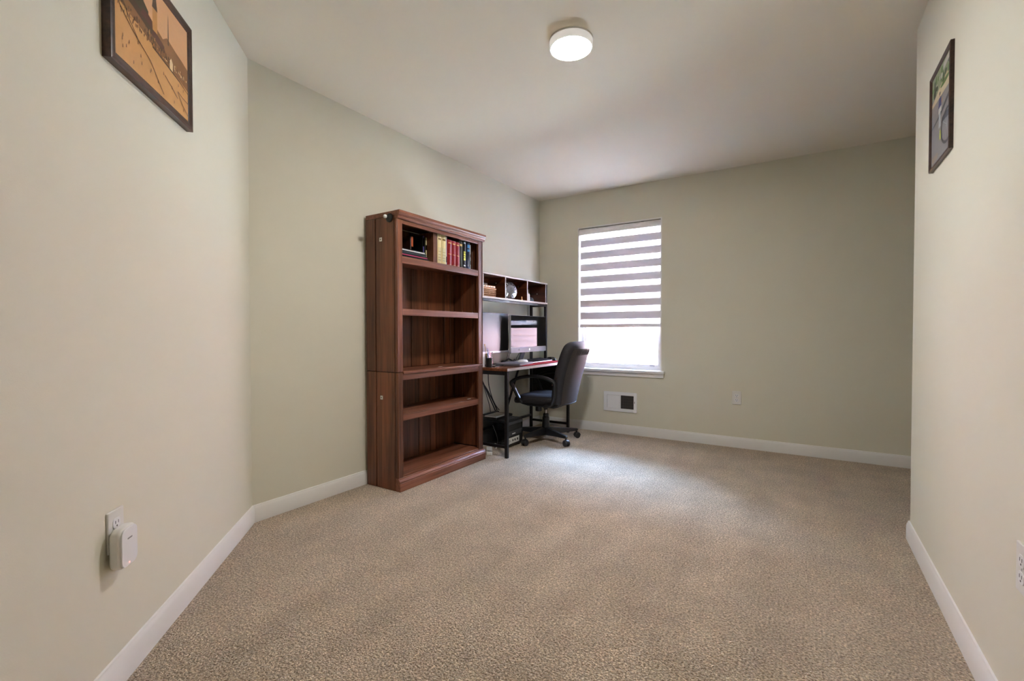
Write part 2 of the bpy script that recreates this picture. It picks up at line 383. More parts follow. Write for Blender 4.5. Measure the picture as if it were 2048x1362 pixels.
# ceiling lamp -------------------------------------------------------------
lp = thing('ceiling_lamp', 'round white flush-mount ceiling lamp, lit', 'lamp', (-.983, 2.087, H))
MB().lathe([(0, -.0005), (.107, -.0005), (.107, -.0085), (0, -.0085)], n=48).build('mounting_plate', 'white', lp)
MB().lathe([(.1055, -.0075), (.1055, -.036), (.1035, -.041), (.0985, -.0415)], n=64).build('rim', 'rim', lp)
MB().lathe([(0, -.043), (.07, -.043), (.094, -.0425), (.0985, -.0405)], n=64).build('diffuser', 'diffuser', lp)

# ------------------------------------------------------------------ bookcase
BX0, BX1, BY0, BY1, BH = -2.452, -2.165, 2.058, 2.970, 1.776
bc = thing('bookcase', 'tall cherry-stained wooden bookcase with five open shelves', 'bookcase', (BX0, BY0, 0))
D = BX1-BX0; W = BY1-BY0; SEAM = .755
def plankrow(ranges, z0_, z1_, ya, yb_, name='plank'):
    for a, b_ in ranges: box(name, 'cherry', bc, a, b_, ya, yb_, z0_, z1_, .0025, 2)
side_rng = [(0, .0895), (.0955, .2635)]
for (za, zb) in ((.0, SEAM-.0015), (SEAM+.0015, 1.745)):
    plankrow(side_rng, za, zb, 0, .008)
    plankrow(side_rng, za, zb, W-.008, W)
    box('side_panel', 'cherry_dark', bc, 0.001, D-.01, .006, .016, za, zb); box('side_panel', 'cherry_dark', bc, 0.001, D-.01, W-.016, W-.006, za, zb)
    plankrow([(.012, .10), (.104, .2), (.204, D-.012)], max(za, .1), zb, W-.022, W-.0165)
    plankrow([(.012, .10), (.104, .2), (.204, D-.012)], max(za, .1), zb, .0165, .022)
# back boards
box('back_panel', 'cherry_dark', bc, .001, .006, .012, W-.012, .06, 1.74)
for rng, za, zb in (([.02, .21, .402, .583, .768, .84, W-.02], SEAM+.002, 1.74), ([.02, .245, .475, .60, .665, .80, W-.02], .08, SEAM-.02)):
    for a, b_ in zip(rng[:-1], rng[1:]):
        box('back_board', 'cherry', bc, .005, .012, a+.0025, b_-.0025, za, zb, .003, 1)
# face frame
for ya, yb_ in ((0, .049), (W-.055, W)):
    for za, zb in ((.08, SEAM-.002), (SEAM+.002, 1.745)):
        box('face_stile', 'cherry', bc, D-.02, D, ya, yb_, za, zb, .003, 2)
        e = ya+.007 if ya == 0 else yb_-.007
        MB().cyl((D, e, za), (D, e, zb), .0035, n=8).build('bead', 'cherry', bc)
# cornice: profile extruded along the front, small return at the ends
def front_mould(name, prof, y0_, y1_): MB().prism(prof, 'y', y0_, y1_).build(name, 'cherry_h', bc, .0012, 1)
front_mould('cornice', [(D-.02, 1.725), (D+.008, 1.725), (D+.012, 1.733), (D+.013, 1.741), (D+.02, 1.747), (D+.022, 1.756), (D+.026, 1.760), (D+.026, BH), (D-.02, BH)], -.002, W+.012)
box('top_board', 'cherry_h', bc, 0, D-.018, 0, W, 1.746, BH, .002)
box('top_rail', 'cherry_h', bc, D-.02, D-.002, .049, W-.055, 1.70, 1.728, .001)
# base
front_mould('plinth', [(D-.02, 0), (D+.022, 0), (D+.022, .052), (D+.019, .055), (D+.020, .060), (D+.015, .070), (D+.009, .074), (D+.006, .082), (D-.02, .082)], -.001, W+.006)
# shelves
def shelf(zt, th, x1, lip=False):
    s_ = box('shelf', 'cherry_h', bc, .012, x1-.0175, .023, W-.023, zt-.02, zt, .0015)
    box('shelf_edge', 'cherry_h', s_, x1-.018, x1, .05 if x1 > D-.012 else .023, W-.056 if x1 > D-.012 else W-.023, zt-th, zt-.0005, .002)
    return s_
shelf(1.495, .045, D-.003); shelf(1.161, .043, D-.003); shelf(.487, .045, D-.003)
box('shelf', 'cherry_h', bc, .012, D-.004, .023, W-.023, .735, .757, .0015)
box('shelf_lip', 'cherry_h', bc, D-.01, D+.006, .049, W-.055, .742, .7585, .003)
box('shelf_rail', 'cherry_h', bc, D-.02, D-.002, .049, W-.055, .703, .741, .002)
box('shelf', 'cherry_h', bc, .012, D-.004, .017, W-.017, .07, .092, .0015)
for z in (1.606, .588):
    k = box('sticker', 'ivory', bc, .133, .156, -.003, -.0005, z-.0125, z+.0125, .002); k['label'] = 'small white square sticker'
    box('dot', 'slot', k, .140, .147, -.0036, -.003, z-.004, z+.004, .001)
for y, z, x in ((.48, .757, .2), (.78, .487, .23)):
    k = box('label_strip', 'ivory', bc, x, x+.008, y, y+.04, z, z+.0015); k['label'] = 'narrow pale strip on the shelf'
for z in (.25, .33, 1.0, 1.33, 1.6):
    MB().cyl((D-.05, W-.0225, z), (D-.05, W-.0235, z), .003, n=8).build('shelf_pin_hole', 'slot', bc)
hk = thing('bumper_disc', 'round black disc with a small white knob stuck on the bookcase side', 'hook', (-2.225, BY0, 1.733))
MB().lathe([(0, .010), (.024, .010), (.028, .006), (.028, .0005), (0, .0005)], n=28, axis='y').build('disc', 'black', hk)
MB().lathe([(0, .034), (.006, .033), (.011, .028), (.0125, .022), (.011, .016), (.006, .0115), (.004, .010)], c=(-.018, 0, .008), n=20, axis='y').build('knob', 'white', hk)

# ------------------------------------------------------------------ books on the top shelf
SZ = 1.4955
def book(name, label, y0_, y1_, h, depth, front, cover, pages='pages', bands=(), group=None, cat='book', tilt=0):
    t = thing(name, label, cat, (front, (y0_+y1_)/2, SZ), 0, group); t.rotation_euler = (tilt, 0, 0)
    w2 = (y1_-y0_)/2-.0006
    s_ = MB()
    prof = [(-depth, -w2), (-.004, -w2), (0, -w2*.55), (.0005, 0), (0, w2*.55), (-.004, w2), (-depth, w2), (-depth, w2-.002), (-.008, w2-.002), (-.008, -w2+.002), (-depth, -w2+.002)]
    s_.prism(prof, 'z', 0, h).build('cover', cover, t)
    box('page_block', pages, t, -depth+.004, -.008, -w2+.002, w2-.002, .003, h-.004)
    for (za, zb, mt) in bands:
        box('spine_band', mt, t, -.0005, .0011, -w2*.62, w2*.62, za*h, zb*h)
    return t
flat('pages', (226, 214, 190), .8); flat('cream_cloth', (214, 196, 140)); flat('red_cloth', (134, 24, 30), .35); flat('gold', (205, 165, 90), .35)
flat('olive_cover', (46, 44, 30)); flat('black_cover', (20, 22, 20), .3); flat('navy_cover', (22, 36, 66), .3); flat('yellow_ink', (206, 206, 70)); flat('pale_ink', (206, 214, 222)); flat('blue_ink', (60, 130, 190))
flat('brown_cover', (62, 32, 22)); flat('dark_teal', (30, 40, 50)); flat('pink_edge', (176, 50, 92)); flat('orange_cover', (196, 96, 56)); flat('violet_cover', (92, 86, 160)); flat('sand_cover', (196, 184, 140)); flat('brown_ink', (120, 92, 40)); flat('green_ink', (70, 110, 60)); flat('white_paper', (225, 225, 225)); flat('booklet', (200, 190, 192))
FR = -2.195
t = thing('wooden_box', 'plain brown wooden box file standing beside the cream books', 'box', (FR, 2.451, SZ))
MB().box(-.2, 0, -.021, .021, 0, .212).build('box_body', 'cherry', t, .002)
for k, (a, b_) in enumerate(((2.473, 2.517), (2.517, 2.566))):
    book('cream_book', ('thick cream cloth book standing against the brown wooden box', 'thick cream cloth book standing beside the thin pale booklet')[k], a, b_, .212, .17, FR, 'cream_cloth', bands=[(.08, .55, 'sand_cover'), (.80, .86, 'brown_ink'), (.12, .135, 'green_ink'), (.2, .215, 'brown_ink'), (.3, .315, 'brown_ink'), (.4, .415, 'brown_ink')], group='pair of cream books on the bookcase')
book('thin_booklet', 'thin pale booklet between the cream and red books', 2.5665, 2.579, .205, .17, FR-.004, 'booklet', bands=[(.1, .3, 'dark_teal')])
for k, (a, b_, h_) in enumerate(((2.580, 2.630, .188), (2.630, 2.677, .186), (2.677, 2.722, .184))):
    book('red_book', ('dark red gold-banded book beside the thin pale booklet', 'dark red gold-banded book between two other red volumes', 'dark red gold-banded book beside the dark olive book')[k], a, b_, h_, .16, FR, 'red_cloth', bands=[(.86, .90, 'gold'), (.44, .46, 'gold'), (.04, .05, 'gold')], group='three red volumes on the bookcase')
book('olive_book', 'dark olive book right beside the last red volume', 2.723, 2.765, .2, .17, FR-.006, 'olive_cover', bands=[(.82, .9, 'gold')])
book('black_book', 'black book with bright yellow lettering on the spine', 2.766, 2.803, .209, .17, FR-.004, 'black_cover', bands=[(.9, .96, 'pale_ink'), (.3, .38, 'yellow_ink'), (.4, .45, 'yellow_ink'), (.47, .55, 'yellow_ink'), (.57, .62, 'yellow_ink'), (.08, .13, 'pale_ink')])
book('navy_book', 'navy blue book with pale lettering next to the bookcase side', 2.804, 2.85, .203, .17, FR, 'navy_cover', bands=[(.8, .92, 'blue_ink'), (.66, .74, 'blue_ink'), (.1, .55, 'dark_teal')])
book('grey_booklet', 'thin pale grey booklet leaning against the navy book', 2.851, 2.862, .19, .15, FR-.004, 'pale_ink', bands=[(.2, .35, 'dark_teal'), (.5, .62, 'dark_teal')])
def flatbook(name, label, z0_, z1_, x0, x1, y0_, y1_, cover, edge, rz):
    t = thing(name, label, 'notebook', ((x0+x1)/2, (y0_+y1_)/2, z0_), rz)
    dx, dy, h = (x1-x0)/2, (y1_-y0_)/2, z1_-z0_
    MB().box(-dx, dx, -dy, dy, 0, .003).box(-dx, dx, -dy, dy, h-.003, h).box(-dx, -dx+.003, -dy, dy, .003, h-.003).build('cover', cover, t, .001)
    box('page_block', edge, t, -dx+.003, dx-.004, -dy+.004, dy-.004, .003, h-.003)
flatbook('black_notebook', 'black notebook at the bottom of the flat pile', SZ, SZ+.012, -2.40, -2.188, 2.095, 2.385, 'black_cover', 'dark_teal', 0)
flatbook('pink_notebook', 'dark notebook with pink page edges in the flat pile', SZ+.012, SZ+.026, -2.39, -2.19, 2.10, 2.372, 'black_cover', 'pink_edge', .02)
flatbook('slate_binder', 'slate blue binder on the pink-edged notebook', SZ+.026, SZ+.044, -2.39, -2.19, 2.10, 2.36, 'dark_teal', 'dark_teal', -.015)
flatbook('teal_binder', 'slate blue binder on top of the flat pile', SZ+.044, SZ+.058, -2.39, -2.195, 2.10, 2.352, 'dark_teal', 'white_paper', .02)
SZ += .0585
book('orange_book', 'small orange-brown book standing on the flat pile', 2.27, 2.298, .105, .1, -2.255, 'brown_cover', bands=[(.02, .98, 'orange_cover'), (.1, .35, 'sand_cover')])
SZ -= .0585
book('violet_book', 'blue and violet book standing beside the flat pile', 2.392, 2.408, .19, .12, -2.26, 'black_cover', bands=[(.02, .98, 'violet_cover'), (.12, .4, 'pale_ink'), (.6, .9, 'blue_ink')])
book('sand_book', 'thin sand coloured book standing beside the violet book', 2.4085, 2.424, .18, .12, -2.25, 'olive_cover', bands=[(.02, .98, 'sand_cover'), (.5, .7, 'olive_cover')])

# ------------------------------------------------------------------ desk with hutch
DZ = .72
X0, X1, Y0, Y1 = -2.452, -1.995, 3.065, 4.225
dk = thing('computer_desk', 'rustic brown desk on a black metal frame with a cubby hutch', 'desk', (X0, Y0, 0))
dw, dd = Y1-Y0, X1-X0; LG = .026
top = box('desktop', 'desktop', dk, .0, dd, 0, dw, DZ-.024, DZ, .002)
box('edge_band', 'edge', top, dd, dd+.0012, 0, dw, DZ-.023, DZ-.001)
HX = .197                                # depth of hutch front from the back
def leg(x, y, z1_): return box('leg', 'metal', dk, x-LG/2, x+LG/2, y-LG/2, y+LG/2, 0, z1_, .002)
a = LG/2
leg(dd-a-.003, a+.002, DZ-.024); leg(dd-a-.003, dw-a-.002, DZ-.024)
leg(a, a+.002, 1.50); leg(a, dw-a-.002, 1.50)
for y in (a+.002, dw-a-.002):
    box('hutch_post', 'metal', dk, HX-LG, HX, y-a, y+a, DZ, 1.51, .002)
    box('end_rail', 'metal', dk, LG, dd-LG-.003, y-a, y+a, DZ-.055, DZ-.0245, .002)
    box('foot_rail', 'metal', dk, LG, dd-LG-.003, y-.01, y+.01, .078, .10, .002)
    box('hutch_rail', 'metal', dk, LG, HX-LG, y-a, y+a, 1.272, 1.296, .002)
box('back_rail', 'metal', dk, .003, .023, LG+.002, dw-LG-.002, .128, .15, .002)
box('back_rail', 'metal', dk, .003, .023, LG+.002, dw-LG-.002, DZ-.055, DZ-.03, .002)
box('hutch_front_rail', 'metal', dk, HX-.02, HX, LG+.002, dw-LG-.002, 1.272, 1.294, .002)
for y, yb_ in ((.195, .572), (.905, .588), (.925, .608)):
    MB().tube([(.013, y, DZ-.035), (.013, yb_, .14)], .0055, n=8).build('brace', 'metal', dk)
# hutch boards
hb = box('hutch_shelf', 'rustic', dk, .0, HX+.002, 0.0, dw, 1.296, 1.312, .001)
box('edge_band', 'edge', hb, HX+.002, HX+.003, 0, dw, 1.297, 1.311)
tb = box('hutch_top', 'rustic', dk, 0, HX+.002, 0, dw, 1.498, 1.512, .001)
box('edge_band', 'edge', tb, HX+.002, HX+.003, 0, dw, 1.499, 1.511)
for y in (.027, 3.430-Y0, 3.812-Y0, dw-.043):
    dv = box('divider', 'rustic', dk, .004, HX, y, y+.014, 1.312, 1.498, .001)
    box('edge_band', 'edge', dv, HX, HX+.0012, y+.001, y+.013, 1.313, 1.497)
    if y > .1:
        for xx, zz in ((.10, 1.45),):
            MB().cyl((xx, y-.0002, zz-.045*(y > 1)), (xx, y-.0015, zz-.045*(y > 1)), .005, n=12).build('screw_cap', 'ivory', dv)
box('hutch_back_rail', 'rustic', dk, .003, .015, .04, dw-.04, 1.455, 1.498, .001)
bag = MB().box(.03, dd-.04, dw-LG+.004, dw-.006, .385, DZ-.03).build('side_pouch', 'black', dk, .006, 3); bag['label'] = 'black fabric pouch hung between the legs'

# ------------------------------------------------------------------ on the desk
def rounded(w_, h_, r, n=6, x0=0, y0=0):
    pts = []
    for cx, cy, a0 in ((w_/2-r, h_/2-r, 0), (-w_/2+r, h_/2-r, PI/2), (-w_/2+r, -h_/2+r, PI), (w_/2-r, -h_/2+r, 1.5*PI)):
        for i in range(n+1):
            t = a0+PI/2*i/n; pts.append((x0+cx+r*math.cos(t), y0+cy+r*math.sin(t)))
    return pts
# screens face +X ; local: x out of the screen, y along the desk, z up
def all_in_one(name, label, loc, rz):
    t = thing(name, label, 'monitor', loc, rz)
    wd, zb, zc, zt = .325, .098, .148, .447
    body = MB().prism(rounded(wd*2, zt-zb, .012, y0=(zb+zt)/2), 'x', -.022, 0).build('housing', 'silver', t, .002)
    MB().prism(rounded(wd*2-.006, zt-zc-.003, .004, y0=(zc+zt)/2), 'x', 0, .0012).build('screen', 'screen', t)
    ch = MB().prism(rounded(wd*2, zc-zb, .012, y0=(zc+zb)/2), 'x', 0.0002, .003).build('chin', 'chin', t, .001)
    MB().cyl((.003, .0, (zc+zb)/2), (.0036, .0, (zc+zb)/2), .011, n=20).build('emblem', 'white', ch)
    MB().cyl((.003, -.19, (zc+zb)/2), (.0036, -.19, (zc+zb)/2), .012, n=20).build('round_badge', 'slot', ch)
    MB().prism([(-.1, .006), (-.022, .2), (-.022, .28), (-.11, .02)], 'y', -.035, .035).build('stand', 'grey_plastic', t, .002)
    MB().prism(rounded(.13, .2, .01, x0=-.115), 'z', 0, .007).build('stand_foot', 'silver', t, .001)
    return t
all_in_one('desktop_computer', 'silver all-in-one computer with glossy screen showing reflected window', (-2.265, 3.872, DZ), math.radians(-1))
t = thing('monitor', 'grey satin-screened monitor between the bookcase and the silver computer', 'monitor', (-2.335, 3.335, DZ), 0)
MB().box(-.03, 0, -.27, .27, .105, .462).build('housing', 'black', t, .003)
box('screen', 'screen_matte', t, 0, .0015, -.263, .263, .122, .456)
box('bottom_bezel', 'silver', t, 0.0002, .003, -.27, .27, .105, .121, .001)
box('stand', 'black', t, -.045, -.030, -.03, .03, .004, .3, .003); MB().prism(rounded(.09, .20, .02, x0=-.05), 'z', 0, .008).build('stand_foot', 'black', t)

kb = thing('keyboard', 'black full-size keyboard in front of the silver computer', 'keyboard', (-2.205, 3.90, DZ+.0025), math.radians(2))
MB().prism([(.068, 0), (.068, .012), (-.068, .024), (-.068, 0)], 'y', -.22, .22).build('base', 'keycap', kb, .003)
km = MB().box(-.0085, .0085, -.0085, .0085, 0, .006).mesh('key', 'keycap')
for r_ in range(6):
    for c_ in range(22):
        if r_ == 0 and c_ in (1, 6, 11, 15, 19): continue
        o = bpy.data.objects.new('key', km); C.objects.link(o); o.parent = kb
        o.location = (-.052+r_*.0205, -.2+c_*.019, .0222-r_*.00182)
box('front_edge', 'silver', kb, .0682, .0695, -.215, .215, .003, .010)
mt_ = box('desk_mat', 'red_mat', None, 0, .275, 0, .82, 0, .0025, .001); mt_.location = (-2.29, 3.38, DZ); tag(mt_, 'red desk mat under the keyboard and laptop', 'mat')
ms = thing('computer_mouse', 'black mouse beside the keyboard on the red mat', 'mouse', (-2.18, 4.165, DZ+.0025), .1)
def mouse(t, mat, L=.055, Wd=.032, Hh=.036):
    def fn(u, v):
        a_ = 2*PI*u; q = v*PI/2
        return (L*math.cos(a_)*math.cos(q)**.7, Wd*math.sin(a_)*math.cos(q)**.7, Hh*math.sin(q)**.8)
    MB().grid(fn, 24, 9, True).build('shell', mat, t)
    box('wheel', 'grey_plastic', t, -L*.62, -L*.35, -.004, .004, Hh*.55, Hh*.93, .003)
    MB().prism([(L*.96*math.cos(2*PI*i/24), Wd*.96*math.sin(2*PI*i/24)) for i in range(24)], 'z', -.0008, .003).build('base', 'grey_plastic', t)
mouse(ms, 'black_gloss')
lt = thing('laptop', 'closed silver laptop lying at the edge of the red mat', 'laptop', (-2.19, 3.485, DZ+.0025), math.radians(10))
MB().prism(rounded(.235, .33, .012), 'z', .001, .0095).build('base', 'laptop_metal', lt, .001)
MB().prism(rounded(.235, .33, .012), 'z', .0100, .0165).build('lid', 'laptop_metal', lt, .0015)
for x in (-.09, .09):
    for y in (-.14, .14): MB().cyl((x, y, 0), (x, y, .0015), .006, n=10).build('foot', 'black', lt)
wm = thing('computer_mouse', 'white mouse resting on the closed laptop', 'mouse', (-2.165, 3.585, DZ+.0192), math.radians(70))
mouse(wm, 'white', .055, .034, .024)

# desk clutter by the bookcase
cup = thing('pen_cup', 'small black pen cup on the desk by the bookcase', 'cup', (-2.225, 3.14, DZ))
MB().lathe([(0, .003), (.026, .003), (.026, .075), (.029, .075), (.029, 0), (0, 0)], n=24).build('cup_body', 'black', cup)
for k, (dx, dy, h_, mm) in enumerate(((.01, .012, .125, 'silver'), (-.012, .006, .135, 'black'), (.004, -.014, .12, 'blue_ink'), (-.004, -.004, .13, 'white'))):
    MB().tube([(dx*.6, dy*.6, .004), (dx*1.8, dy*1.8, h_)], .0035, n=8).build('pen', mm, cup)
fl = thing('desk_flag', 'small red and white striped flag on a black stand', 'flag', (-2.285, 3.215, DZ))
MB().lathe([(0, .012), (.012, .012), (.024, .006), (.026, 0), (0, 0)], n=20).build('stand', 'black', fl)
MB().tube([(0, 0, .01), (-.005, -.045, .175)], .0022, n=8).build('pole', 'gold', fl)
MB().lathe([(0, .008), (.005, .005), (.005, -.003), (0, -.006)], c=(-.005, -.046, .18), n=12).build('finial', 'gold', fl)
flat('flag_red', (190, 60, 80)); flat('flag_white', (226, 214, 220)); flat('flag_blue', (52, 54, 92))
for i in range(9):
    def fn(u, v, i=i):
        s0 = .158-.016*(i+v)*.62; y = -.036-.0285*0+u*.085
        return (.004+.006*math.sin(u*5+1), y+.027*(i+v)*.10, s0-u*.055)
    MB().grid(fn, 8, 2).build('stripe', 'flag_red' if i % 2 == 0 else 'flag_white', fl)
def fn(u, v): return (.006+.006*math.sin(u*2+1), -.036+u*.035+.012*v, .158-.042*v-u*.023)
MB().grid(fn, 5, 3).build('canton', 'flag_blue', fl)
cd = thing('card_holder', 'white upright card box behind the pen cup', 'box', (-2.285, 3.10, DZ))
MB().box(-.03, .03, -.02, .02, 0, .11).build('box_body', 'white_paper', cd, .002); box('lid', 'ivory', cd, -.031, .031, -.021, .021, .082, .113, .002)
ph = thing('phone', 'black mobile phone lying on the desk behind the laptop', 'phone', (-2.215, 3.225, DZ), .12)
MB().prism(rounded(.075, .15, .01), 'z', 0, .008).build('body', 'black_gloss', ph, .001); MB().prism(rounded(.066, .138, .006), 'z', .008, .0084).build('screen', 'screen', ph)
hd = thing('headset', 'tangled black headset lying under the silver computer', 'headset', (-2.36, 3.65, DZ))
MB().tube([(.03*math.cos(q)*1.6, .075*math.sin(q), .015+.018*math.sin(q*2)**2) for q in [PI*i/14 for i in range(15)]], .006, n=8).build('band', 'black', hd)
for y in (.0, .001):
    pass
MB().lathe([(0, .024), (.022, .022), (.03, .012), (.028, 0), (0, 0)], c=(.045, -.012, 0), n=18).build('ear_cup', 'black', hd)
MB().lathe([(0, .024), (.022, .022), (.03, .012), (.028, 0), (0, 0)], c=(-.045, -.012, 0), n=18).build('ear_cup', 'black', hd)
def cable(name, label, pts, r, mat, cat='cable'):
    n_ = 6; P = [Vector(p) for p in pts]; res = []
    for i in range(len(P)-1):
        p0 = P[max(i-1, 0)]; p1 = P[i]; p2 = P[i+1]; p3 = P[min(i+2, len(P)-1)]
        for k in range(n_):
            t = k/n_
            res.append(.5*((2*p1)+(p2-p0)*t+(2*p0-5*p1+4*p2-p3)*t*t+(3*p1-p0-3*p2+p3)*t**3))
    res.append(P[-1]); o = MB().tube(res, r, n=6).build(name, mat); return tag(o, label, cat)
cable('power_cable', 'black cable drooping behind the silver computer stand', [(-2.36, 3.78, .93), (-2.38, 3.70, .84), (-2.36, 3.62, .76), (-2.33, 3.58, .745)], .003, 'black')
cable('power_cable', 'black cable looping under the silver computer', [(-2.37, 3.80, .86), (-2.40, 3.73, .80), (-2.41, 3.74, .75), (-2.37, 3.79, .735), (-2.40, 3.86, .76), (-2.37, 3.90, .84)], .0028, 'black')
cable('power_cable', 'black cable hanging under the desk onto the printer', [(-2.435, 3.42, .69), (-2.44, 3.43, .62), (-2.438, 3.435, .53), (-2.43, 3.47, .42), (-2.41, 3.50, .34), (-2.38, 3.52, .29)], .004, 'black')
cable('adapter_cable', 'thick black cable with an inline adapter by the printer', [(-2.445, 3.22, .69), (-2.445, 3.30, .60), (-2.44, 3.40, .50), (-2.43, 3.47, .40), (-2.42, 3.51, .33), (-2.41, 3.53, .285)], .006, 'black')
cable('grey_cable', 'thin grey cable hanging against the wall behind the printer', [(-2.447, 3.30, .69), (-2.447, 3.36, .55), (-2.447, 3.42, .42), (-2.447, 3.47, .30), (-2.447, 3.50, .12)], .0035, 'grey_plastic')

# ------------------------------------------------------------------ in the hutch
HZ = 1.3122; flat('wicker', (190, 140, 104), .7); flat('wicker_dark', (112, 72, 50), .8)
bk = thing('wicker_basket', 'small woven wicker basket with a rim in the hutch', 'basket', (-2.345, 3.235, HZ))
box('liner', 'wicker_dark', bk, -.052, .052, -.098, .098, .002, .07, .004)
box('base', 'wicker', bk, -.056, .056, -.102, .102, 0, .010, .003)
box('rim', 'wicker', bk, -.058, .058, -.106, .106, .066, .078, .004)
box('lid', 'wicker', bk, -.054, .054, -.100, .100, .080, .100, .006)
for i in range(11):
    y = -.094+i*.0188
    for s_ in (-1, 1): MB().tube([(s_*.054, y, .008), (s_*.056, y+.004, .038), (s_*.054, y, .068)], .0034, n=6).build('strand', 'wicker', bk)
for z in (.024, .042, .056):
    MB().tube([(x, y, z) for x, y in rounded(.112, .204, .006, 2)], .0028, n=6, closed=True).build('weave', 'wicker', bk)
for i in range(5): box('lid_slot', 'ivory', bk, .053, .0552, -.085+i*.038, -.062+i*.038, .086, .094, .001)
pl = thing('glass_plate', 'round cut-glass plate standing on edge in the middle cubby', 'plate', (-2.30, 3.575, HZ), math.radians(-22))
M['cut_glass'] = pbr('silvered_cut_glass', (196, 198, 212), .12, metal=.75, var=.25, scale=28, bump=.6, bscale=60)
q = MB().lathe([(0, .012), (.045, .010), (.05, .006), (.078, -.002), (.082, .0), (.078, .004), (.05, .012), (.045, .016), (0, .018)], n=40, axis='x')
po = q.build('plate', 'cut_glass', pl); po.location = (0, 0, .083); po.rotation_euler = (0, math.radians(-10), 0)
for i in range(16):
    t = 2*PI*i/16
    g = MB().tube([(.014, .052*math.cos(t), .052*math.sin(t)), (.006, .076*math.cos(t+.1), .076*math.sin(t+.1))], .0035, n=6).build('cut_ray', 'chrome', po)
MB().tube([(.02, -.03, .0), (.014, -.03, .02), (-.01, -.03, .012), (-.055, -.03, 0.002)], .002, n=6).build('stand_wire', 'black', pl)
MB().tube([(.02, .03, .0), (.014, .03, .02), (-.01, .03, .012), (-.055, .03, 0.002)], .002, n=6).build('stand_wire', 'black', pl)
bt = thing('white_bottle', 'white cylindrical bottle with a cap in the hutch', 'bottle', (-2.278, 3.862, HZ))
MB().lathe([(0, 0), (.020, 0), (.021, .004), (.021, .06), (.018, .066), (0, .066)], n=24).build('bottle', 'white', bt)
MB().lathe([(.0165, .0655), (.0165, .074), (0, .075)], n=24).build('cap', 'ivory', bt)
mg = thing('candle_figure', 'tiny orange figure beside the glass plate', 'ornament', (-2.285, 3.765, HZ)); flat('orange_wax', (226, 170, 120))
MB().lathe([(0, 0), (.009, 0), (.008, .012), (.005, .022), (.007, .028), (.005, .035), (0, .038)], n=14).build('figure', 'orange_wax', mg)
MB().tube([(.0, .012, .001), (.0, .02, .014), (0, .028, .001)], .0015, n=6).build('wire', 'chrome', mg)
ch_ = thing('dark_pouch', 'crumpled dark blue cloth pouch beside the white bottle', 'pouch', (-2.335, 3.975, HZ))
def fn(u, v):
    a_ = 2*PI*u; q_ = v*PI/2; r_ = 1+.12*math.sin(3*a_+1)+.08*math.sin(7*a_)
    return (.045*r_*math.cos(a_)*math.cos(q_)**.6, .075*r_*math.sin(a_)*math.cos(q_)**.6, .045*math.sin(q_)*(1+.2*math.sin(2*a_+2)*math.cos(q_)))
MB().grid(fn, 28, 8, True).build('cloth', 'dark_teal', ch_); MB().tube([(.015, -.01, .042), (0, .012, .05), (-.012, -.004, .046)], .003, n=6).build('drawstring', 'black', ch_)

# ------------------------------------------------------------------ office chair (local +x is forward)
CA = -3
ch = thing('office_chair', 'black leatherette office chair with loop armrests and five casters', 'chair', (-2.05, 3.812, 0), math.radians(180-CA))
CR = .305
def chair_dir(wa): return wa-(PI-math.radians(CA))
for k in range(5):
    a_ = chair_dir(math.radians(-26.3+72*k)); ca, sa = math.cos(a_), math.sin(a_)
    def P(r, s_, z): return (r*ca-s_*sa, r*sa+s_*ca, z)
    secs = [(.02, .030, .050, .122), (.10, .027, .058, .113), (.22, .022, .066, .102), (.30, .017, .070, .095), (.318, .011, .074, .091)]
    vs = []; fs = []
    for r_, hw_, za, zb in secs: vs += [P(r_, -hw_, za), P(r_, hw_, za), P(r_, hw_*.75, zb), P(r_, -hw_*.75, zb)]
    for i in range(len(secs)-1):
        for j in range(4): fs.append((i*4+j, i*4+(j+1) % 4, i*4+4+(j+1) % 4, i*4+4+j))
    fs += [(3, 2, 1, 0), (len(secs)*4-4, len(secs)*4-3, len(secs)*4-2, len(secs)*4-1)]
    MB().add(vs, fs).build('base_arm', 'black_base', ch, .004, 2)
    cs = MB().cyl(P(CR, 0, .05), P(CR, 0, .084), .008, n=10).build('caster', 'black', ch)
    for s_ in (-1, 1):
        c0 = Vector(P(CR+.006, s_*.006, .027)); c1 = Vector(P(CR+.006, s_*.024, .027))
        MB().cyl(c0, c1, .0265, n=20).build('wheel', 'black_base', cs, .004, 2)
    MB().tube([P(CR+.006+.03*math.cos(t_), 0, .027+.03*math.sin(t_)) for t_ in [PI*(i/8) for i in range(9)]], 0, n=8, flat=(.004, .02, (0, 0, 1))).build('hood', 'black', cs)
MB().lathe([(0, .05), (.034, .05), (.036, .12), (.032, .215), (.026, .22), (.026, .245), (.016, .25), (0, .25)], n=24).build('column_sleeve', 'black', ch)
MB().cyl((0, 0, .245), (0, 0, .30), .011, n=16).build('gas_lift', 'chrome', ch)
MB().lathe([(0, .283), (.017, .285), (.02, .31), (.02, .335), (0, .335)], n=16).build('lift_collar', 'black', ch)
MB().box(-.10, .12, -.09, .09, .328, .352).build('mechanism', 'black', ch, .008, 2)
MB().cyl((.075, 0, .265), (.075, 0, .322), .031, .029, n=20).build('tension_knob', 'black', ch, .004)
MB().tube([(-.03, -.08, .335), (-.05, -.16, .325), (-.055, -.20, .30), (-.06, -.215, .285)], .006, n=8).build('lever', 'black', ch)
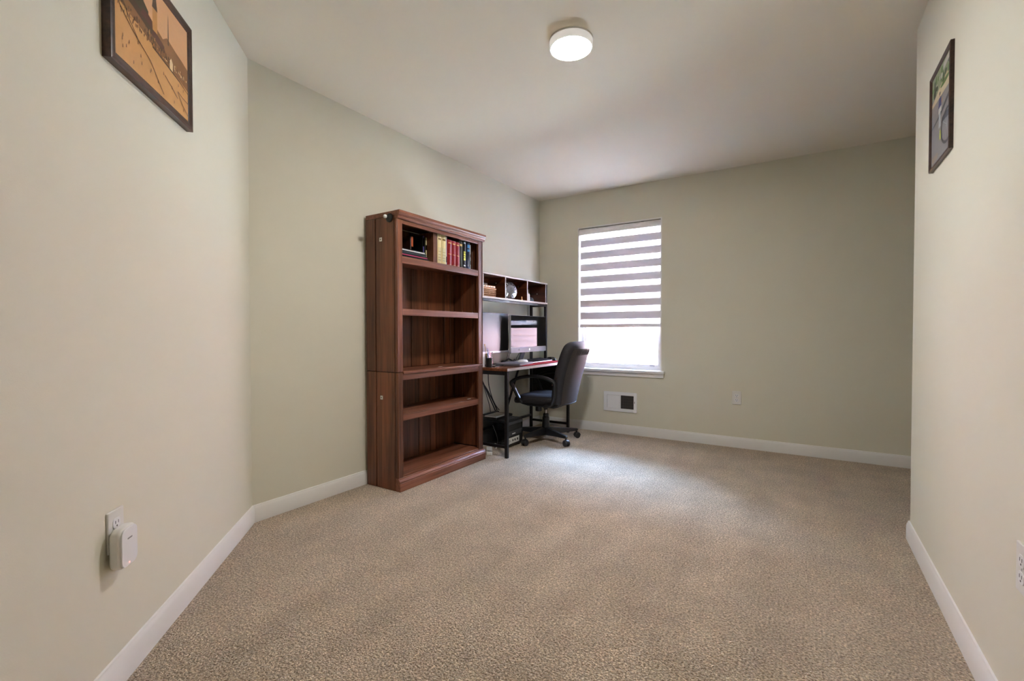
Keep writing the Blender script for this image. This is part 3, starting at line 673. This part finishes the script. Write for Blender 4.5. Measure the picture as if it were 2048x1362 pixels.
# seat: superellipse cushion with a waterfall front
def seat_fn(u, v):
    a_ = 2*PI*u; q_ = (v-.5)*PI
    c_, s_ = math.cos(a_), math.sin(a_)
    e = .38; k = abs(math.cos(q_))**.42
    x = .225*math.copysign(abs(c_)**e, c_)*k; y = .24*math.copysign(abs(s_)**e, s_)*k
    z = .045*math.copysign(abs(math.sin(q_))**.6, math.sin(q_))
    z -= .035*max(0, (x-.08)/.165)**2 + .012*max(0, 1-(x*x+y*y)/.03)*(1 if q_ > 0 else 0)
    return (x+.022, y, .402+z)
MB().grid(seat_fn, 56, 17, True).build('seat', 'leather', ch, angle=60)
MB().tube([(.022+.223*math.copysign(abs(math.cos(t_))**.38, math.cos(t_)), .238*math.copysign(abs(math.sin(t_))**.38, math.sin(t_)), .398-.035*max(0, (.223*math.copysign(abs(math.cos(t_))**.38, math.cos(t_))-.08)/.165)**2) for t_ in [2*PI*i/64 for i in range(64)]], .005, n=6, closed=True).build('seat_piping', 'leather', ch)
# backrest: v up the back 0..1
def back_axis(v): return -.212-.150*v+.020*math.sin(v*PI), .348+.579*v
def hw_back(v):
    base = .205+.040*min(1, v/.55) if v < .55 else .245-.010*(v-.55)/.45
    if v > .76: base *= 1-.30*((v-.76)/.24)**2.6
    if v < .08: base *= math.sqrt(max(0, 1-((.08-v)/.08)**2*.35))
    return base
def back_pt(u, v, off):
    """u -1..1 across, off: distance behind (+) or before (-) the mid surface"""
    xa, za = back_axis(v); xb, zb = back_axis(min(1, v+.01)); xc, zc = back_axis(max(0, v-.01))
    tx, tz = xb-xc, zb-zc; L = math.hypot(tx, tz); nx, nz = -tz/L, tx/L
    curve = .045*u*u
    return (xa+curve+nx*off, u*hw_back(v), za+nz*off)
def cushion_fn(u, v):
    a_ = 2*PI*u; c_, s_ = math.cos(a_), math.sin(a_)
    uu = math.copysign(abs(c_)**.55, c_); th = .058*math.copysign(abs(s_)**.6, s_)
    q_ = 1-v if v > .5 else v; lim = .10 if v > .5 else .07
    end = math.sqrt(max(0.0, 1-(1-q_/lim)**2)) if q_ < lim else 1
    return back_pt(uu*(.70+.30*end) if v > .5 else uu*(.9+.1*end), v, th*max(.02, end))
MB().grid(cushion_fn, 44, 44, True).build('backrest', 'leather', ch, angle=60)
def back_surf(u, v, extra):
    q_ = 1-v if v > .5 else v; lim = .10 if v > .5 else .07
    end = math.sqrt(max(0.0, 1-(1-q_/lim)**2)) if q_ < lim else 1
    c_ = abs(u)**(1/.55); th = .058*math.sqrt(max(0, 1-c_*c_))**.6
    return back_pt(u*(.70+.30*end) if v > .5 else u*(.9+.1*end), v, th*max(.02, end)+extra)
PV0, PV1 = .05, .925
def panel_fn(u, v):
    ed = min(1, 6*min(u, 1-u))*min(1, 6*min(v, 1-v))
    return back_surf((u*2-1)*.86, PV0+v*(PV1-PV0), .0015+.005*ed)
MB().grid(panel_fn, 24, 40).build('back_panel', 'leather_back', ch, angle=60)
pp = [(-.86+1.72*i/16, PV0) for i in range(17)]+[(.86, PV0+(PV1-PV0)*i/30) for i in range(1, 31)]+[(.86-1.72*i/16, PV1) for i in range(1, 17)]+[(-.86, PV1-(PV1-PV0)*i/30) for i in range(1, 30)]
MB().tube([back_surf(a_, b_, .002) for a_, b_ in pp], .004, n=6, closed=True).build('back_piping', 'leather', ch)
pm = MB()
for i in range(13):
    u0 = -.66+i*.11
    pm.tube([back_surf(u0, .915, .004), back_surf(u0*.99, .89, .0062), back_surf(u0*.98, .86, .0064), back_surf(u0*.97, .825, .0055)], [.001, .0026, .0022, .001], n=6)
pm.build('pleats', 'leather_back', ch)
MB().prism([(.17, .352), (.10, .338), (-.16, .330), (-.215, .345), (-.215, .372), (.18, .372)], 'y', -.19, .19).build('seat_pan', 'black', ch, .012, 3)
# shell under the seat that carries the back
MB().prism([(.05, .36), (-.16, .348), (-.21, .372), (-.225, .44), (-.20, .44), (-.185, .39), (-.15, .368), (.05, .375)], 'y', -.09, .09).build('back_bracket', 'black', ch, .004)
for s_ in (-1, 1):
    y = s_*.252
    path = [(.125, y*.93, .375), (.165, y*.97, .43), (.20, y, .50), (.228, y, .545), (.21, y, .568), (.15, y, .596), (.06, y, .614), (-.04, y, .616), (-.12, y, .604), (-.185, y, .578), (-.205, y, .555), (-.205, y, .50), (-.195, y, .43), (-.17, y*.98, .375), (-.10, y*.93, .350)]
    P_ = [Vector(p) for p in path]; sm = []
    for i in range(len(P_)-1):
        p0 = P_[max(i-1, 0)]; p1 = P_[i]; p2 = P_[i+1]; p3 = P_[min(i+2, len(P_)-1)]
        for k in range(5):
            t_ = k/5; sm.append(.5*((2*p1)+(p2-p0)*t_+(2*p0-5*p1+4*p2-p3)*t_*t_+(3*p1-p0-3*p2+p3)*t_**3))
    sm.append(P_[-1])
    MB().tube(sm, 0, n=12, flat=(.025, .0155, (0, 1, 0))).build('armrest', 'black', ch, angle=60)
    MB().cyl((-.19, s_*.242, .55), (-.19, s_*.272, .55), .007, n=12).build('arm_bolt', 'chrome', ch)
MB().cyl(back_pt(1.0, .45, .0), tuple(Vector(back_pt(1.0, .45, .0))+Vector((0, .012, 0))), .006, n=10).build('side_bolt', 'chrome', ch)
MB().cyl(back_pt(-1.0, .45, .0), tuple(Vector(back_pt(-1.0, .45, .0))+Vector((0, -.012, 0))), .006, n=10).build('side_bolt', 'chrome', ch)

# ------------------------------------------------------------------ printer under the desk (front faces +X)
pr = thing('printer', 'black multifunction laser printer on the carpet under the desk', 'printer', (-2.305, 3.435, 0))
MB().prism([(-.135, .012), (.135, .012), (.14, .03), (.14, .10), (.132, .118), (.132, .226), (-.135, .226)], 'y', -.122, .142).build('body', 'black', pr, .004)
for x in (-.11, .11):
    for y in (-.10, .12): MB().cyl((x, y, 0), (x, y, .013), .012, n=12).build('foot', 'black', pr)
for s_ in (-1, 1): MB().prism([(-.12, .02), (.139, .02), (.141, .222), (-.12, .222)], 'y', .01+s_*.132-.006, .01+s_*.132+.006).build('side_cover', 'black_gloss', pr, .004)
MB().box(.125, .1335, -.095, .118, .148, .200).build('output_slot', 'slot', pr)
MB().box(.128, .146, -.112, .132, .200, .222).build('front_lip', 'grey_plastic', pr, .003)
MB().box(.131, .1395, -.112, .132, .092, .142).build('front_cover', 'grey_plastic', pr, .003)
k = MB().box(.139, .1402, -.03, .022, .112, .121).build('brand_plate', 'ivory', pr)
k = MB().box(.1395, .1412, -.112, .085, .034, .086).build('feature_label', 'ivory', pr); k['label'] = 'white paper feature label'
for i, (y, z, a_, b_) in enumerate(((-.10, .07, .03, .004), (-.10, .058, .045, .004), (-.10, .046, .03, .004), (-.03, .06, .018, .016), (.005, .06, .018, .018), (.045, .06, .02, .02))):
    box('print', 'slot', k, .1412, .1415, y, y+a_, z-b_/2, z+b_/2)
MB().box(-.13, .135, -.118, .138, .226, .240).build('control_deck', 'black', pr, .004)
for r_ in range(3):
    for c_ in range(5): box('button', 'grey_plastic', pr, .05+r_*.022, .064+r_*.022, -.02+c_*.026, -.004+c_*.026, .240, .244, .001)
MB().box(-.135, .035, -.122, .142, .240, .262).build('scanner_lid', 'black', pr, .005)
MB().prism([(-.135, .262), (-.095, .262), (-.10, .276), (-.13, .278)], 'y', -.10, .12).build('document_feeder', 'black', pr, .004)
pa = thing('paper_sheaf', 'pale sheaf of paper lying on the printer lid', 'paper', (-2.335, 3.415, .2622), .02)
for k, dz in enumerate((0, .0035, .007)):
    MB().box(-.062+k*.002, .066-k*.003, -.105, .085+.003*k, dz, dz+.0033).build('sheet_bundle', 'white_paper', pa)
ps = thing('power_strip', 'white power strip on the carpet beside the bookcase', 'power strip', (-2.235, 3.155, 0), math.radians(35))
MB().prism(rounded(.05, .19, .008), 'z', .0, .026).build('housing', 'ivory', ps, .004)
for y in (-.06, -.02, .02, .06):
    k = MB().prism(rounded(.028, .026, .004, y0=y), 'z', .026, .0268).build('socket', 'white', ps)
    for x in (-.006, .006): box('slot', 'slot', k, x-.001, x+.001, y-.005, y+.003, .0268, .0271)
cable('extension_lead', 'white cord rising from the power strip to the desk', [(-2.20, 3.20, .027), (-2.19, 3.21, .05), (-2.22, 3.22, .06), (-2.30, 3.24, .03), (-2.40, 3.24, .02)], .0035, 'white')
cable('thin_cable', 'dark thin cord hanging beside the printer side', [(-2.29, 3.285, .20), (-2.255, 3.29, .12), (-2.235, 3.28, .06), (-2.26, 3.27, .01)], .0025, 'grey_plastic')

# ------------------------------------------------------------------ wall fittings. local x right, z up, -y out of the wall
def outlet(loc, rz, label, plugs=2):
    t = thing('wall_outlet', label, 'outlet', loc, rz)
    MB().prism(rounded(.072, .116, .004), 'y', -.006, 0).build('cover_plate', 'ivory', t, .002)
    for z in (-.0195, .0195):
        r_ = MB().prism([(p[0], p[1]+z) for p in rounded(.033, .029, .010)], 'y', -.0078, -.0055).build('receptacle', 'white', t, .0006)
        for x in (-.0065, .0065): box('slot', 'slot', r_, x-.0012, x+.0012, -.0081, -.0078, z-.001, z+.0075)
        MB().cyl((0, -.0081, z-.0075), (0, -.0077, z-.0075), .0026, n=10).build('ground_hole', 'slot', r_)
    MB().cyl((0, -.0068, 0), (0, -.0058, 0), .0028, n=10).build('screw', 'silver', t)
    return t
def dpos(t_, off=0): return (XL+S*t_+S*off, YD-S*t_+S*off)
outlet((-.5015, YB, .435), 0, 'white duplex wall outlet below and right of the window')
outlet((*dpos(1.164), .452), math.radians(135), 'white duplex outlet on the diagonal wall behind a plug-in device')
outlet((XR, 1.535, .455), math.radians(-90), 'white duplex outlet on the wall with the road picture')
flat('brand_grey', (150, 148, 146))
pd = thing('plug_in_extender', 'white rounded plug-in network device with a red light', 'network device', (*dpos(1.172, .0085), .352), math.radians(135))
MB().prism([(x, z+.055) for x, z in rounded(.082, .114, .022)], 'y', -.031, -.004).build('housing', 'ivory', pd, .007, 4)
MB().prism([(x, z+.055) for x, z in rounded(.074, .106, .019)], 'y', -.0345, -.0305).build('front_shell', 'white', pd, .001, 2)
MB().prism([(x, z+.078) for x, z in rounded(.022, .004, .001)], 'y', -.0348, -.0344).build('brand_mark', 'brand_grey', pd)
MB().cyl((-.004, -.0344, .010), (-.004, -.0351, .010), .0022, n=12).build('indicator_light', emit('red_led', (1, .12, .08), 1), pd)
for x in (-.006, .006): box('prong', 'silver', pd, x-.0008, x+.0008, -.005, .008, .073, .080)

vt = thing('air_vent', 'white wall air register under the window with one open side', 'vent', (-1.551, YB, .315))
vw, vh = .170, .097
vf = MB().box(-vw, -.133, -.008, 0, -vh, vh).box(.138, vw, -.008, 0, -vh, vh).box(-.133, .138, -.008, 0, .066, vh).box(-.133, .138, -.008, 0, -vh, -.066).box(-.006, .008, -.008, 0, -.066, .066)
vf.build('frame', 'white', vt, .002)
box('duct_backing', 'slot', vt, -.133, .138, -.0012, -.0004, -.066, .066)
lv = MB()
for i in range(14):
    x = -.130+i*.0089; lv.add([(x, -.0065, -.065), (x+.0098, -.0025, -.065), (x+.0098, -.0025, .065), (x, -.0065, .065), (x, -.0058, -.065), (x+.0098, -.0018, -.065), (x+.0098, -.0018, .065), (x, -.0058, .065)], [(0,1,2,3),(7,6,5,4),(0,4,5,1),(1,5,6,2),(2,6,7,3),(3,7,4,0)])
tag(lv.build('louvers', 'white', vt), kind='stuff')
lv = MB()
for i in range(12):
    x = .013+i*.0104; lv.box(x, x+.0012, -.0065, -.0018, -.065, .065)
for z in (-.04, -.013, .013, .04): lv.box(.008, .138, -.0024, -.0016, z-.001, z+.001)
tag(lv.build('louvers', 'grey_plastic', vt), kind='stuff')
box('damper_lever', 'slot', vt, .146, .150, -.012, -.007, -.006, .014, .001)

# ------------------------------------------------------------------ pictures
def picture(name, label, loc, rz, w_, h_, depth, face, shapes, frame_mat='frame_wood'):
    """frame of four mitred rails around a printed panel; shapes: (material, polygon in 0..1 x 0..1)"""
    t = thing(name, label, 'picture', loc, rz)
    prof = [(0, 0), (0, -depth), (face*.25, -depth-.002), (face*.85, -depth+.002), (face, -depth+.004), (face, 0)]
    cs = [(-w_/2, 0), (w_/2, 0), (w_/2, h_), (-w_/2, h_)]; inn = [(1, 1), (-1, 1), (-1, -1), (1, -1)]
    for i in range(4):
        a_, b_ = i, (i+1) % 4; vs = []
        for k in (a_, b_):
            for q_, y in prof: vs.append((cs[k][0]+inn[k][0]*q_, y, cs[k][1]+inn[k][1]*q_))
        n_ = len(prof)
        fs = [(j, (j+1) % n_, n_+(j+1) % n_, n_+j) for j in range(n_)]+[tuple(range(n_)), tuple(range(2*n_-1, n_-1, -1))]
        MB().add(vs, fs).build('frame_rail', frame_mat, t)
    y0_ = -depth+.005
    pn = MB().box(-w_/2+face, w_/2-face, y0_, y0_+.004, face, h_-face); mats = [shapes[0][0]]
    for i, (mt, poly) in enumerate(shapes[1:]):
        if mt not in mats: mats.append(mt)
        pn.cur = mats.index(mt); yy = y0_-.000006*(i+1)
        pn.add([(-w_/2+face+p[0]*(w_-2*face), yy, face+p[1]*(h_-2*face)) for p in poly], [tuple(range(len(poly)))])
    pn.build('print', mats, t, angle=20)
    return t
def rect(a_, b_, c_, d_): return [(a_, c_), (b_, c_), (b_, d_), (a_, d_)]
for nm, c_ in dict(sepia_sky=(216, 164, 118), sepia_ground=(206, 152, 92), sepia_dark=(78, 52, 34), sepia_mid=(140, 94, 52), sepia_roof=(92, 48, 40), sepia_light=(232, 204, 160), sepia_ochre=(196, 138, 70), sepia_green=(70, 64, 42)).items(): flat(nm, c_, .35)
rng = random.Random(3)
sh = [('sepia_ground', None), ('sepia_sky', rect(0, 1, .56, 1)),
      ('sepia_mid', [(0, .50), (0, .84), (.12, .86), (.2, .74), (.34, .70), (.44, .66), (.60, .60), (.66, .66), (.8, .62), (.9, .60), (1, .57), (1, .33), (.86, .36), (.7, .38), (.45, .42), (.3, .46)]),
      ('sepia_green', [(.10, .66), (.12, .86), (.2, .90), (.3, .78), (.4, .70), (.4, .60), (.25, .62)]),
      ('sepia_dark', [(.0, .60), (0, .68), (.2, .66), (.42, .60), (.62, .54), (.62, .47), (.42, .52), (.2, .58)]),
      ('sepia_roof', [(.30, .60), (.33, .68), (.44, .66), (.46, .58)]), ('sepia_roof', [(.44, .52), (.47, .59), (.60, .55), (.64, .48)]),
      ('sepia_ochre', rect(.455, .52, .58, .80)), ('sepia_dark', [(.45, .80), (.525, .80), (.505, .93), (.49, 1.0), (.47, .93)]),
      ('sepia_dark', [(.672, .60), (.69, .60), (.686, .86), (.682, .93), (.678, .86)]),
      ('sepia_light', [(.70, .37), (.745, .36), (.75, .46), (.725, .50), (.70, .46)]), ('sepia_light', rect(.60, .66, .415, .425)),
      ('sepia_dark', [(.45, .40), (.86, .34), (1, .30), (1, .31), (.86, .355), (.45, .42)])]
for i in range(170):
    x = .02+.96*rng.random(); top_ = .58-.12*x if x > .45 else .58-.05*x
    z_ = .40+(top_-.44)*rng.random()
    if .69 < x < .76: continue
    sh.append((rng.choice(['sepia_dark', 'sepia_ochre', 'sepia_dark', 'sepia_light' if x > .75 else 'sepia_mid']), rect(x, x+.005+.006*rng.random(), z_, z_+.016+.02*rng.random())))
for i in range(18):
    x = .03+.9*rng.random(); z_ = .05+.28*rng.random(); sh.append(('sepia_dark', [(x, z_), (x+.008, z_), (x+.007, z_+.03), (x+.002, z_+.032)]))
for pts in ([(.0, .50), (.18, .36), (.42, .24), (.60, .04)], [(.05, .58), (.16, .42), (.28, .30)], [(.62, .25), (.72, .2), (.82, .14)], [(.82, .22), (.9, .2), (1, .19)], [(.82, .21), (.9, .12), (1, .05)]):
    for p0, p1 in zip(pts[:-1], pts[1:]):
        dx, dz = p1[0]-p0[0], p1[1]-p0[1]; L = math.hypot(dx, dz); nx, nz = -dz/L*.004, dx/L*.004
        sh.append(('sepia_dark', [(p0[0]-nx, p0[1]-nz), (p1[0]-nx, p1[1]-nz), (p1[0]+nx, p1[1]+nz), (p0[0]+nx, p0[1]+nz)]))
picture('framed_picture', 'dark-framed sepia picture of an old town square with spires', (*dpos(.936), 1.768), math.radians(135), .492, .383, .022, .028, sh)
for nm, c_ in dict(road_grey=(140, 136, 138), road_dark=(72, 74, 84), sand_path=(206, 190, 156), leaf_green=(96, 128, 66), tree_dark=(58, 72, 56), tree_light=(142, 152, 120), house_white=(200, 198, 190), jersey_blue=(70, 74, 128), bike_light=(178, 186, 190), neon=(190, 200, 60), skin=(176, 130, 104), gold_script=(190, 160, 96)).items(): flat(nm, c_, .35)
def ell(cx, cz, rx, rz_, n=20): return [(cx+rx*math.cos(2*PI*i/n), cz+rz_*math.sin(2*PI*i/n)) for i in range(n)]
sh = [('road_grey', None), ('tree_light', rect(0, 1, .76, 1)), ('sand_path', [(0, .68), (1, .66), (1, .84), (.55, .80), (0, .72)])]
for i in range(34):
    x = .95*rng.random(); z_ = .80+.17*rng.random()
    if z_ < .82 and x > .5: continue
    sh.append((rng.choice(['tree_dark', 'tree_dark', 'tree_light', 'leaf_green', 'house_white', 'tree_dark']), ell(x+.03, z_, .03+.04*rng.random(), .02+.03*rng.random(), 9)))
sh += [('leaf_green', ell(.72, .765, .24, .025)), ('house_white', [(.62, .9), (.95, .93), (.95, .99), (.62, .97)]),
       ('road_dark', [(.0, .44), (.45, .485), (1, .60), (1, .545), (.5, .455), (0, .432)]),
       ('skin', ell(.45, .70, .035, .022)), ('tree_dark', ell(.45, .715, .038, .016)), ('jersey_blue', [(.38, .56), (.40, .67), (.52, .67), (.54, .56)]), ('skin', [(.54, .6), (.6, .63), (.62, .61), (.56, .57)]),
       ('house_white', [(.38, .50), (.38, .56), (.54, .56), (.55, .50)]), ('bike_light', [(.40, .34), (.42, .50), (.50, .50), (.52, .34)]), ('neon', [(.46, .20), (.47, .30), (.52, .30), (.53, .20)])]
for cx, cz, r_ in ((.84, .26, .30),):
    o_ = ell(cx, cz, r_, r_*.62, 28); i_ = ell(cx, cz, r_*.86, r_*.52, 28)
    for i in range(28):
        j = (i+1) % 28; q_ = [o_[i], o_[j], i_[j], i_[i]]
        if max(p[0] for p in q_) <= 1: sh.append(('road_dark', q_))
    for i in range(10):
        t_ = 2*PI*i/10; p1 = (cx+r_*.86*math.cos(t_), cz+r_*.52*math.sin(t_))
        if p1[0] <= 1: sh.append(('bike_light', [(cx-.006, cz), (cx+.006, cz+.004), (p1[0]+.006, p1[1]), (p1[0]-.006, p1[1])]))
    sh.append(('road_dark', [(.55, .36), (.98, .33), (.98, .39), (.75, .42), (.58, .41)]))
for i in range(7): sh.append(('gold_script', [(.06+i*.045, .03+.012*(i % 2)), (.075+i*.045, .03), (.095+i*.045, .085+.01*(i % 3)), (.08+i*.045, .09)]))
picture('framed_picture', 'dark-framed picture of a cyclist on a grey road', (XR, 2.386, 1.662), math.radians(-90), .318, .382, .0115, .016, sh)
